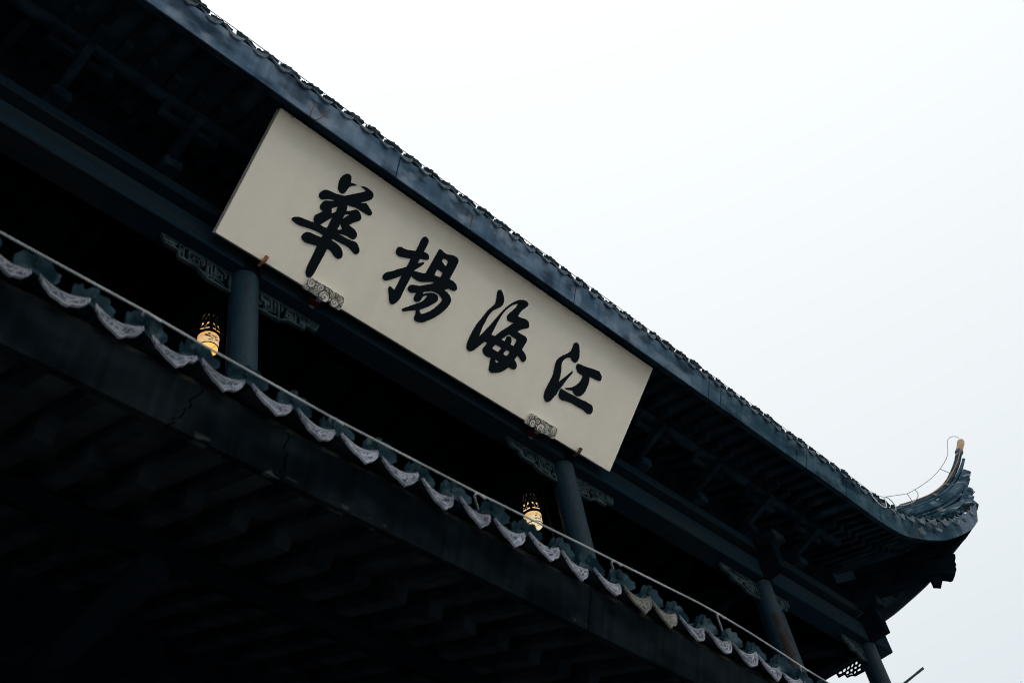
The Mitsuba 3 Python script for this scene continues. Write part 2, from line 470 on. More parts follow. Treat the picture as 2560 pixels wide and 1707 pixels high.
# ------------------------------------------------------------------ tiles (local frame: x along the eave, y up the slope, z up)
SLOPE = math.tan(math.radians(24))
HALF = 0.105


def drip_tile(seed, length=0.34, sag=0.045):
    """A concave pan with the hanging plaque at its lip. Returns (pan mesh, plaque mesh, plaque uv)."""
    u = np.linspace(-1, 1, 13)
    arc = -sag * (1 - u ** 2)
    top = np.array([[(a * HALF, y, z + y * SLOPE) for a, z in zip(u, arc)] for y in (0.0, length)])
    bot = top - [0, 0, 0.014]
    sec = [np.vstack([top[i], bot[i][::-1]]) for i in (0, 1)]
    pan = sweep(sec)
    drop = np.interp(np.abs(u), [0, 0.12, 0.28, 0.42, 0.56, 0.72, 0.86, 1], [0.108, 0.098, 0.083, 0.083, 0.072, 0.067, 0.056, 0.03])
    r = random.Random(seed)
    drop[3] += 0.008
    drop[9] += 0.008
    drop = drop * np.array([r.uniform(0.9, 1.08) for _ in u])
    if seed % 3 == 2:                                        # a broken corner
        c = r.choice((-0.75, 0.6, 0.85))
        drop = drop - 0.04 * np.exp(-((u - c) / 0.18) ** 2)
    drop = np.maximum(drop, 0.015)
    rows, uv = [], []
    for w in (0, 0.33, 0.66, 1.0):
        rows.append([(a * HALF, -0.012 - 0.22 * w * d, z + 0.004 - w * d) for a, z, d in zip(u, arc, drop)])
        uv.append([(a / 2 + 0.5, w) for a in u])
    F = np.array(rows)
    B = F + [0, 0.013, 0]
    front, back = grid(F), grid(B, True)
    n = 13
    loop = [(0, j) for j in range(n)] + [(i, n - 1) for i in range(1, 4)] + [(3, j) for j in range(n - 2, -1, -1)] + [(i, 0) for i in (2, 1)]
    ids = [i * n + j for i, j in loop]
    v = np.vstack([front.vertices, back.vertices])
    f = np.vstack([front.faces, back.faces + len(front.vertices)])
    rim = []
    for a, b in zip(ids, ids[1:] + ids[:1]):
        rim += [[a, b, b + 4 * n], [a, b + 4 * n, a + 4 * n]]
    m = trimesh.Trimesh(v, np.vstack([f, rim]), process=False)
    return pan, m, np.vstack([np.array(uv).reshape(-1, 2)] * 2)


def fan_tile(seed, length=0.34):
    """A cover tile with the scalloped fan turned up at its lip."""
    r = random.Random(seed)
    th = np.radians(np.linspace(-90, 90, 27))
    n = len(th)
    rx, rz = 0.072, 0.052
    barrel = []
    for y in (0.0, length):
        o = np.c_[rx * np.sin(th), np.full(n, y), 0.008 + rz * np.cos(th) + y * SLOPE]
        q = np.c_[(rx - 0.012) * np.sin(th), np.full(n, y), 0.008 + (rz - 0.012) * np.cos(th) + y * SLOPE]
        barrel.append(np.vstack([o, q[::-1]]))
    b = sweep(barrel)
    ph = r.uniform(0, 1)
    flare = 0.038 + 0.0042 * np.cos(10 * th + ph) + np.array([r.uniform(-0.003, 0.003) for _ in th])
    if r.random() < 0.4:                                   # a chipped edge
        c = r.uniform(-1, 1)
        flare = flare - 0.022 * np.exp(-((th - c) / 0.16) ** 2)
    o1 = np.c_[(rx - 0.004) * np.sin(th), np.full(n, 0.004), 0.008 + (rz - 0.004) * np.cos(th)]
    o2 = np.c_[(rx - 0.002 + flare * 0.75) * np.sin(th), -0.010 - 0.75 * flare, 0.004 + (rz - 0.002 + flare) * np.cos(th)]
    mid = o1 * 0.5 + o2 * 0.5 + np.c_[np.zeros(n), 0.005 + 0.003 * np.cos(9 * th), -0.004 * np.ones(n)]
    front = np.array([o1, mid, o2])
    S = [np.vstack([front[:, j], (front[:, j] + [0, 0.012, 0.003])[::-1]]) for j in range(n)]
    spine = tube([(0.004, 0.03, 0.008 + rz + 0.012), (0.004, -0.012, 0.008 + rz + 0.008), (0.004, -0.04, rz + flare[n // 2] + 0.004)], np.array([0.012, 0.011, 0.007]), 8)
    return cat(b, sweep(S), spine)


pan, plq, plq_uv = drip_tile(0)
PAN = mikit.ply(pan, 'roof_tile', smooth=40)
_shapes = [drip_tile(k)[1] for k in range(6)]
PLQ = [mikit.ply(q, 'pale_tile', uv=plq_uv) for q in _shapes]
PLT = [mikit.ply(q, 'tan_tile', uv=plq_uv) for q in _shapes]
PLG = [mikit.ply(q, 'grey_tile', uv=plq_uv) for q in _shapes]
FANS = [mikit.ply(fan_tile(s), 'fan_tile', smooth=35) for s in range(7)]


def frame(o, ex, ey):
    ex = np.array(ex, float) / np.linalg.norm(ex)
    ez = np.cross(ex, ey)
    ez /= np.linalg.norm(ez)
    M = np.eye(4)
    M[:3, 0], M[:3, 1], M[:3, 2], M[:3, 3] = ex, np.cross(ez, ex), ez, o
    return M


def jitter(M, a=0.03, d=0.005):
    t = trimesh.transformations.euler_matrix(rng.gauss(0, a), rng.gauss(0, a * 0.6), rng.gauss(0, a))
    t[:3, 3] = [rng.gauss(0, d), rng.gauss(0, d), rng.gauss(0, d)]
    return M @ t



# ------------------------------------------------------------------ the upper roof
up = part(pav, 'upper_roof', box(-9, 10.6, 9.38, 9.62, 12.05, 12.36, 0.05), 'ridge_plaster')      # the ridge itself carries the key
PITCH = 0.239
UPX = [x for x in 2.28 + PITCH * np.arange(-13, 56) if x < 15.33]


def lift(x):
    return FZ(x) - 9.29


def eave_tile_frame(x, dy=0.0, dz=0.0):
    h = 0.05
    t = np.array([2 * h, FY(min(x + h, 15.45)) - FY(x - h), FZ(min(x + h, 15.45)) - FZ(x - h)])
    return frame((x, FY(x) - 0.085 + dy, FZ(x) + 0.325 + dz), t, (0, 1, 0))


for j, x in enumerate(UPX):
    part(up, 'drip_tile', at(PLG[rng.randrange(6)], jitter(eave_tile_frame(x), 0.025, 0.003)))
    part(up, 'pan_tile', at(PAN, eave_tile_frame(x)))
    if x + PITCH / 2 < 15.3:
        part(up, 'fan_tile', at(FANS[rng.randrange(7)], jitter(eave_tile_frame(x + PITCH / 2 - 0.012, 0.012, -0.03), 0.06, 0.004) @ np.diag([1.14, 0.8, 0.82, 1.0])))
for y in np.arange(4.05, 8.4, PITCH):                           # the same row along the right-hand eave
    for dy, sh in ((0, PLG[rng.randrange(6)]), (0.0001, PAN), (PITCH / 2, FANS[rng.randrange(7)])):
        yy = y + dy
        h = 0.05
        t = np.array([SX(yy + h) - SX(yy - h), 2 * h, SZ(yy + h) - SZ(yy - h)])
        M = frame((SX(yy) + 0.085, yy, SZ(yy) + 0.325 + (0.006 if dy > 0.01 else 0)), t, (-1, 0, 0))
        part(up, 'fan_tile' if dy > 0.01 else 'pan_tile' if dy else 'drip_tile', at(sh, M))


def roof_z(x, y):
    ye = FY(min(x, 15.45)) - 0.13
    return 9.62 + max(0, y - 4.09) * SLOPE + lift(min(x, 15.45)) * max(0.0, 1 - (y - ye) / 2.6) ** 1.3


def hip_y(x):
    return CY + HT[1] * (x - HIP0[0]) / HT[0]


# the field of tiles behind the eave row: barrels over pans
us = np.linspace(-0.5, 0.5, 13)
prof = np.where(np.abs(us) > 0.18, 0.0, 0.0) + 0.0
prof = np.maximum(-0.045 * (1 - (np.abs(np.abs(us) - 0.5) * PITCH / HALF).clip(0, 1) ** 2), np.where(np.abs(us) * PITCH < 0.072, 0.008 + 0.052 * np.sqrt(np.clip(1 - (us * PITCH / 0.072) ** 2, 0, 1)), -1))
fields = []
for x in UPX:
    xc = x + PITCH / 2
    ye = FY(min(xc, 15.45)) - 0.13 + 0.30
    yh = min(9.45, hip_y(xc) if xc > 10.6 else 9.45)
    if yh - ye < 0.06:
        continue
    ys = np.linspace(ye, yh, 10)
    fields.append(grid(np.array([[(xc + a * PITCH, y, roof_z(xc + a * PITCH, y) + b) for a, b in zip(us, prof)] for y in ys])))
k = part(up, 'tile_field', cat(*fields), 'roof_tile', smooth=40)
labels[k] = {'kind': 'stuff'}
ridge_z = roof_z(5, 9.45)
side = []
for y in np.linspace(3.75, 9.45, 30):
    xh = HIP0[0] + HT[0] * (y - HIP0[1]) / HT[1]
    xe = SX(y) + 0.1
    side.append([(xe + (xh - xe) * w, y, (SZ(y) + 0.30) * (1 - w) + (roof_z(xh, y) - 0.03) * w) for w in np.linspace(0, 1, 6)])
part(up, 'side_slope', grid(np.array(side)), 'roof_tile')
part(up, 'back_slope', trimesh.Trimesh([(-9, 9.45, ridge_z), (10.6, 9.45, ridge_z), (15.1, 15.3, 9.5), (-9, 15.3, 9.5)], [[0, 1, 2], [0, 2, 3]]), 'roof_tile')
part(up, 'side_slope', trimesh.Trimesh([(10.6, 9.45, ridge_z), (15.15, 9.45, 9.6), (15.1, 15.3, 9.5)], [[0, 1, 2]]), 'roof_tile')
part(up, 'gable_wall', trimesh.Trimesh([(-8.5, 4.3, 9.3), (-8.5, 9.45, ridge_z - 0.1), (-8.5, 15, 9.4), (-8.5, 15, 8.9), (-8.5, 4.3, 8.9)], [[0, 1, 2], [0, 2, 3], [0, 3, 4]]), 'black_wood')

# fascia boards: a leaning board under the tile row, in lengths with open joints
SEAMS = [-8.5, -2.0, 1.25, 4.62, 7.05, 9.31, 9.53, 11.06, 11.27, 12.16, 12.94, 15.45]


def fascia(x):
    y, z = float(FY(x)), float(FZ(x))
    hh = 0.235 + 0.03 * smooth01((x - 13.4) / 1.5)
    return [(x, y, z), (x, y - 0.10, z + hh), (x, y - 0.085, z + hh + 0.006), (x, y + 0.014, z + 0.006)]


def smooth01(t):
    t = min(1, max(0, t))
    return t * t * (3 - 2 * t)


for a, b in zip(SEAMS[:-1], SEAMS[1:]):
    xs = np.linspace(a + 0.006, b - 0.006 if b < 15.4 else b, max(2, int((b - a) / 0.18) + 1))
    part(up, 'fascia_board', sweep([fascia(x) for x in xs]), 'corner_fascia_paint')
sb = []
for y in np.r_[np.linspace(3.735, 6.5, 20), 15]:
    x, z = float(SX(y)), float(SZ(y))
    hh = 0.235 + 0.03 * smooth01((5.0 - y) / 1.2)
    sb.append([(x, y, z), (x + 0.10, y, z + hh), (x + 0.085, y, z + hh + 0.006), (x - 0.014, y, z + 0.006)])
part(up, 'fascia_board', sweep(sb), 'corner_fascia_paint')
# a lip board behind the fascia's lower edge
lip = []
for x in np.r_[np.linspace(-8.5, 11.8, 30), np.linspace(12, 15.38, 24)]:
    y, z = float(FY(x)), float(FZ(x))
    lip.append([(x, y + 0.017, z + 0.012), (x, y + 0.0, z + 0.06), (x, y + 0.07, z + 0.06), (x, y + 0.07, z + 0.012)])
part(up, 'lip_board', sweep(lip), 'soffit_wood')


# soffit boarding and rafters, straight along the front and fanning out to the corner
def outer(x, d=0.0):
    return np.array([x, FY(x) - 0.02, FZ(x) + 0.165 - d])


def inner(x, d=0.0):
    w = smooth01((x - 12.6) / 2.85)
    return np.array([x * (1 - w) + min(x, 13.93 - 0.35 * (15.45 - x) / 2.85) * w if x > 12.6 else x, 5.47, 9.82 - d])


xs = np.r_[np.linspace(-8.5, 12, 12), np.linspace(12.15, 15.40, 26)]
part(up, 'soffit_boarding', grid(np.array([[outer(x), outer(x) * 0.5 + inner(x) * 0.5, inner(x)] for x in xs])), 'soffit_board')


def s_outer(y, d=0.0):
    return np.array([SX(y) + 0.02, y, SZ(y) + 0.165 - d])


def s_inner(y, d=0.0):
    w = smooth01((6.4 - y) / 2.7)
    return np.array([13.97, y * (1 - w) + max(y, 5.5) * w, 9.82 - d])


ys = np.r_[np.linspace(3.78, 6.5, 22), 15]
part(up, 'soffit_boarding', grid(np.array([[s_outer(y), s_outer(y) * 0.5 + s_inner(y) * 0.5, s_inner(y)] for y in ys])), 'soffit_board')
for x in np.r_[np.arange(-1.2, 12.6, PITCH), np.linspace(12.75, 15.25, 15)]:
    o, i = outer(x, 0.038), inner(x, 0.038)
    o = o + (i - o) * 0.085
    part(up, 'flying_rafter', bar(o, o + (i - o) * 0.50, 0.065, 0.07), 'soffit_wood')
    o2 = o + (i - o) * 0.36 - [0, 0, 0.078]
    part(up, 'rafter', bar(o2, i - [0, 0, 0.078], 0.075, 0.075), 'soffit_wood')
for y in np.linspace(3.95, 8.5, 20):
    o, i = s_outer(y, 0.038), s_inner(y, 0.038)
    o = o + (i - o) * 0.085
    part(up, 'flying_rafter', bar(o, o + (i - o) * 0.55, 0.065, 0.07), 'soffit_wood')
z = lambda x: float(inner(x)[2])
part(up, 'eave_purlin', tube([(-8.4, 4.98, 9.52), (13.2, 4.98, 9.52)], 0.07, 12), 'soffit_wood', smooth=40)
part(up, 'eave_purlin', tube([(14.55, 5.55, 9.52), (14.55, 14, 9.52)], 0.07, 12), 'soffit_wood', smooth=40)

# bracket sets carrying the eave purlin
for x in np.r_[np.arange(0.82, 13.4, 1.06)]:
    b = part(pav, 'bracket_set', box(x - 0.09, x + 0.09, 5.20, 5.46, 9.003, 9.12, 0.02), 'soffit_wood')
    part(b, 'arm', cat(bar((x, 5.47, 9.16), (x, 4.86, 9.36), 0.075, 0.10)), 'soffit_wood')
    part(b, 'cross_arm', box(x - 0.30, x + 0.30, 5.0, 5.075, 9.345, 9.42, 0.015), 'soffit_wood')
    for dx in (-0.25, 0, 0.25):
        part(b, 'bearing_block', box(x + dx - 0.05, x + dx + 0.05, 4.93, 5.03, 9.42, 9.468, 0.012), 'soffit_wood')

# corner beams, in the hip's upright plane
E1 = (HT[0], HT[1], 0)
nose = Polygon([(-0.6, 9.10), (0.6, 9.22), (1.174, 9.33), (1.392, 9.323), (1.537, 9.268), (1.57, 9.276), (1.621, 9.336), (1.626, 9.375), (1.652, 9.418), (1.653, 9.472),
                (1.687, 9.518), (1.707, 9.586), (1.676, 9.60), (1.0, 9.52), (-0.6, 9.42)])
part(up, 'corner_beam', plate(nose, hip(0, 0, 0.09), E1, (0, 0, 1), 0.18), 'black_wood')
child = Polygon([(0.3, 9.53), (1.2, 9.60), (1.72, 9.70), (2.05, 9.93), (2.24, 10.10), (2.22, 10.2), (1.95, 10.06), (1.5, 9.86), (0.3, 9.75)])
part(up, 'corner_beam', plate(child, hip(0, 0, 0.08), E1, (0, 0, 1), 0.16), 'black_wood')
pend = Polygon([(1.255, 9.305), (1.365, 9.325), (1.362, 9.27), (1.345, 9.255), (1.372, 9.215), (1.345, 9.165), (1.25, 9.195)])
part(up, 'corner_pendant', plate(pend, hip(0, 0, 0.05), E1, (0, 0, 1), 0.10), 'black_wood')

# hip ridge: layered bars sweeping up to the tip
_hs = np.array([[-0.6, 10.45], [0.3, 10.50], [0.9, 10.565], [1.32, 10.63], [1.76, 10.715], [2.02, 10.836], [2.09, 10.884], [2.267, 11.064], [2.405, 11.235], [2.50, 11.388], [2.55, 11.475]])
_t = np.r_[0, np.cumsum(np.linalg.norm(np.diff(_hs, axis=0), axis=1))]
HC = CubicSpline(_t, _hs)
TEND = _t[-1]


def ridge_bar(t0, t1, a, b, w, rounded=False, n=46, taper=0.0, wa=None):
    """A bar between the offsets a and b under the ridge's upper line, w wide."""
    S = []
    for t in np.linspace(t0, t1, n):
        q, d = HC(t), HC(t, 1)
        d = d / np.linalg.norm(d)
        nn = np.array([d[1], -d[0]])
        ww = w * (1 - taper * (t - t0) / (t1 - t0)) / 2
        sec = []
        if rounded:
            for g in np.linspace(0, 2 * np.pi, 14, endpoint=False):
                o = (a + b) / 2 - (b - a) / 2 * np.cos(g)
                p = q + nn * o
                sec.append(hip(p[0], p[1], ww * np.sin(g)))
        else:
            c = min(0.012, (b - a) / 4)
            for o, side in ((a, -1), (a + c, -1), (b - c, -1), (b, -1), (b, 1), (b - c, 1), (a + c, 1), (a, 1)):
                p = q + nn * o
                sh = ww - c if o in (a, b) else ww
                sec.append(hip(p[0], p[1], side * sh))
        S.append(sec)
    return sweep(S)


hr = part(up, 'hip_ridge', ridge_bar(0, TEND, 0.0, 0.095, 0.12, True), 'ridge_plaster', smooth=50)
part(hr, 'ridge_course', ridge_bar(0, TEND - 0.20, 0.105, 0.15, 0.15), 'ridge_plaster', smooth=30)
part(hr, 'ridge_course', ridge_bar(0, TEND - 0.42, 0.165, 0.285, 0.17, taper=-0.25), 'ridge_plaster', smooth=30)
part(hr, 'ridge_course', ridge_bar(0, TEND - 0.52, 0.22, 0.31, 0.145), 'ridge_plaster', smooth=30)
part(hr, 'ridge_course', ridge_bar(0, TEND - 0.80, 0.318, 0.345, 0.2), 'ridge_plaster', smooth=30)
body = Polygon([(-0.6, 9.9), (1.2, 9.95), (1.75, 10.15), (2.2, 10.42), (2.19, 10.47), (1.85, 10.385), (1.6, 10.375), (1.0, 10.24), (-0.6, 10.12)])
part(hr, 'ridge_base', plate(body, hip(0, 0, 0.08), E1, (0, 0, 1), 0.16), 'ridge_plaster')
beast = Polygon([(1.95, 10.40), (2.15, 10.47), (2.28, 10.62), (2.33, 10.69), (2.37, 10.705), (2.415, 10.685), (2.44, 10.645), (2.43, 10.60), (2.385, 10.575), (2.365, 10.545), (2.40, 10.515), (2.38, 10.48),
                 (2.355, 10.47), (2.40, 10.355), (2.33, 10.40), (2.24, 10.42)])
bb = part(hr, 'corner_beast', plate(beast, hip(0, 0, 0.075), E1, (0, 0, 1), 0.15), 'ridge_plaster')
labels[bb] = {'label': 'carved plaster beast head at the roof corner'}
for o in (-0.075, 0.075):
    part(bb, 'eye', trimesh.creation.icosphere(2, 0.024).apply_translation(hip(2.375, 10.63, o)), 'ridge_plaster', smooth=40)
curls = []
for o in (-0.078, 0.078):
    for cs, cz, r0 in ((2.405, 10.575, 0.03), (2.28, 10.53, 0.045), (2.375, 10.63, 0.04)):
        t = np.linspace(0, 5.5, 20)
        rr = r0 * (1 - 0.12 * t)
        part(bb, 'curl', tube([hip(cs + b * math.cos(a), cz + b * math.sin(a), o) for a, b in zip(t, rr)], 0.008, 6), 'ridge_plaster', smooth=40)
q, d = HC(TEND), HC(TEND, 1)
d = d / np.linalg.norm(d)
nn = np.array([d[1], -d[0]])
c0 = q + nn * 0.048 - d * 0.03
pts = [hip(*(c0 + d * s)) for s in (0, 0.05, 0.1, 0.15, 0.2, 0.235, 0.258, 0.268)]
k = part(hr, 'ridge_tip', tube(pts, np.array([0.05, 0.052, 0.052, 0.053, 0.055, 0.05, 0.032, 0.008]), 16), 'tan_cap', smooth=50)
labels[k] = {'label': 'tan cylindrical cap on the ridge tip'}
part(hr, 'tip_collar', tube([hip(*(c0 - d * 0.02)), hip(*(c0 + d * 0.012))], 0.06, 16), 'wire', smooth=40)

cab = thing('orange_cable', 'thin orange cable running up the side of the curved hip ridge', 'cable')
cp = []
for t in np.linspace(_t[3] - 0.02, TEND - 0.02, 40):
    q, d = HC(t), HC(t, 1)
    d = d / np.linalg.norm(d)
    p = q + np.array([d[1], -d[0]]) * (0.022 + 0.035 * (t - _t[3]) / (TEND - _t[3]))
    cp.append(hip(p[0], p[1], -0.066))
scene[cab] = mikit.ply(tube(cp, 0.0075, 6), 'orange_sheath', smooth=50)

# lightning conductor: along the eave and up over the hip on stand-offs
lc = thing('lightning_conductor', 'thin lightning wire strung along the upper eave and looping over the ridge tip', 'wire')
xs = np.arange(-1.0, 12.9, 0.956)
pts = []
for x in xs:
    for w in (0.0, 0.5):
        xx = x + w * 0.956
        if xx < 13.0:
            pts.append((xx, float(FY(xx)) - 0.105, float(FZ(xx)) + 0.35 - 0.010 * (w > 0)))
pts.append((13.1, 4.09, 9.64))
part(lc, 'wire', tube(pts, 0.0034, 5), 'wire')
hp = [(1.519, 10.828), (1.837, 10.955), (2.169, 11.173), (2.382, 11.40), (2.45, 11.56), (2.503, 11.679), (2.555, 11.735), (2.625, 11.748), (2.692, 11.70)]
part(lc, 'wire', tube([[13.1, 4.09, 9.64]] + spline([hip(a, b) for a, b in hp[:4]], 14)[:-1].tolist() + spline([hip(a, b) for a, b in hp[3:]], 18).tolist(), 0.0045, 5), 'wire')
for a, b in (((1.519, 10.828), (1.54, 10.66)), ((2.169, 11.173), (2.274, 11.067))):
    part(lc, 'standoff', tube([hip(*a), hip(*b)], 0.005, 5), 'wire')
part(lc, 'earth_cable', tube(spline([hip(1.66, 10.885), hip(1.65, 10.76, -0.05), hip(1.60, 10.66, -0.09), hip(1.45, 10.57, -0.1), hip(1.3, 10.57, -0.1)], 20), 0.008, 6), 'white_cable', smooth=50)
part(lc, 'earth_cable', tube(spline([(12.62, 4.06, 9.44), (12.64, 4.05, 9.30), (12.74, 4.04, 9.265), (12.88, 4.05, 9.33), (13.0, 4.06, 9.50), (13.06, 4.06, 9.60), (13.2, 4.05, 9.60), (13.22, 4.06, 9.45)], 26), 0.007, 6), 'white_cable', smooth=50)

# loose wire ends on the upper fascia
for lab, q in (('upright rusty wire end on the upper fascia above the sign\'s left corner', [(3.593, 4.125, 9.335), (3.58, 4.16, 9.25), (3.573, 4.185, 9.16)]),
               ('slanting wire end on the upper fascia just right of an upright one', [(3.74, 4.10, 9.36), (3.69, 4.15, 9.25), (3.638, 4.19, 9.17)]),
               ('forked wire end on the upper fascia above the second written character', [(5.491, 4.12, 9.32), (5.49, 4.17, 9.22), (5.50, 4.12, 9.33)])):
    w = thing('loose_wire', lab, 'wire', )
    scene[w] = mikit.ply(cat(tube(np.array(q) - [0, 0.02, 0.02], 0.006, 5), trimesh.creation.icosphere(1, 0.011).apply_translation(np.array(q[-1]) - [0, 0.025, 0.01])), 'rusty_iron')

# ------------------------------------------------------------------ the lower eave
lo = part(pav, 'lower_roof', box(-7, 15.0, 5.28, 5.415, 4.70, 4.95, 0.03), 'ridge_plaster')
LP = 0.2465
LOX = 1.503 + LP * np.arange(-6, 42)
LS = SLOPE


def lo_frame(x, dy=0.0, dz=0.0):
    return shift(x, 2.953 + dy, 3.848 + dz)


for j, x in enumerate(LOX):
    tan = j in (19, 20, 30)
    kk = part(lo, 'drip_tile', at((PLT if tan else PLQ)[rng.randrange(6)], jitter(lo_frame(x), 0.055, 0.005)))
    part(lo, 'pan_tile', at(PAN, lo_frame(x)))
    part(lo, 'fan_tile', at(FANS[rng.randrange(7)], jitter(lo_frame(x + LP / 2 - 0.016, 0.0, -0.036), 0.07, 0.005)))
us2 = np.linspace(-0.5, 0.5, 13)
prof2 = np.maximum(-0.045 * (1 - (np.abs(np.abs(us2) - 0.5) * LP / HALF).clip(0, 1) ** 2), np.where(np.abs(us2) * LP < 0.072, 0.008 + 0.052 * np.sqrt(np.clip(1 - (us2 * LP / 0.072) ** 2, 0, 1)), -1))
fields = []
for x in LOX:
    fields.append(grid(np.array([[(x + LP / 2 + a * LP, y, 3.848 + (y - 2.953) * LS + b) for a, b in zip(us2, prof2)] for y in np.linspace(3.27, 5.41, 6)])))
k = part(lo, 'tile_field', cat(*fields), 'roof_tile', smooth=40)
labels[k] = {'kind': 'stuff'}
LSEAM = [-6.5, -1.2, 4.33, 8.6, 12.9]
for a, b in zip(LSEAM[:-1], LSEAM[1:]):
    xs = np.linspace(a + 0.004, b - 0.004, max(2, int((b - a) / 0.4)))
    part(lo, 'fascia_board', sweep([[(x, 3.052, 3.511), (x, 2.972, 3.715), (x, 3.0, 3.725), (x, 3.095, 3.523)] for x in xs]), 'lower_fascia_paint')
bed = []                                                        # mortar bed under the pans
for x in np.arange(-6.4, 12.8, LP / 4):
    w = 0.012 * rng.random()
    bed.append([(x, 3.005, 3.73), (x, 3.0, 3.77 + w), (x, 3.3, 3.90), (x, 3.3, 3.74)])
part(lo, 'mortar_bed', sweep(bed), 'mortar')
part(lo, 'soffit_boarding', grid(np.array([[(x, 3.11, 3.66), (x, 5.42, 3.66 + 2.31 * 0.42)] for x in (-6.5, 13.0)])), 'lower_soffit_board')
for x in LOX[::1] + 0.06:
    o, i = np.array([x, 3.11, 3.62]), np.array([x, 5.42, 3.62 + 2.31 * 0.42])
    part(lo, 'flying_rafter', bar(o, o + (i - o) * 0.34, 0.07, 0.07), 'rafter_wood')
    o2 = o + (i - o) * 0.20 - [0, 0, 0.078]
    part(lo, 'rafter', bar(o2, i - [0, 0, 0.078], 0.09, 0.085), 'rafter_wood')
part(lo, 'eave_purlin', tube([(-6.4, 4.1, 3.88), (12.9, 4.1, 3.88)], 0.085, 14), 'room_dark', smooth=40)
for x in (0.35, 2.35, 4.35, 6.4):
    part(lo, 'beam_end', tube([(x, 5.41, 3.62), (x, 3.95, 3.62)], 0.085, 16), 'black_wood', smooth=40)
part(lo, 'tie_beam', box(-6, 13, 5.2, 5.41, 3.2, 3.45, 0.012), 'black_wood')

# ------------------------------------------------------------------ the sign
SB, ST = np.array([5.258, 8.506]), np.array([4.355, 9.38])
SH = np.linalg.norm(ST - SB)
sv = np.array([0, *((ST - SB) / SH)])
su = np.array([1.0, 0, 0])
sn = np.cross(su, sv)                                            # out of the face, forward and down
SO = np.array([3.42, *SB])
sign = thing('sign_board', 'long cream sign board with four black brush characters, tilted forward under the upper eave', 'sign')
SL = 5.109


def on_sign(u, v, w=0.0):
    return SO + su * u + sv * v + sn * w


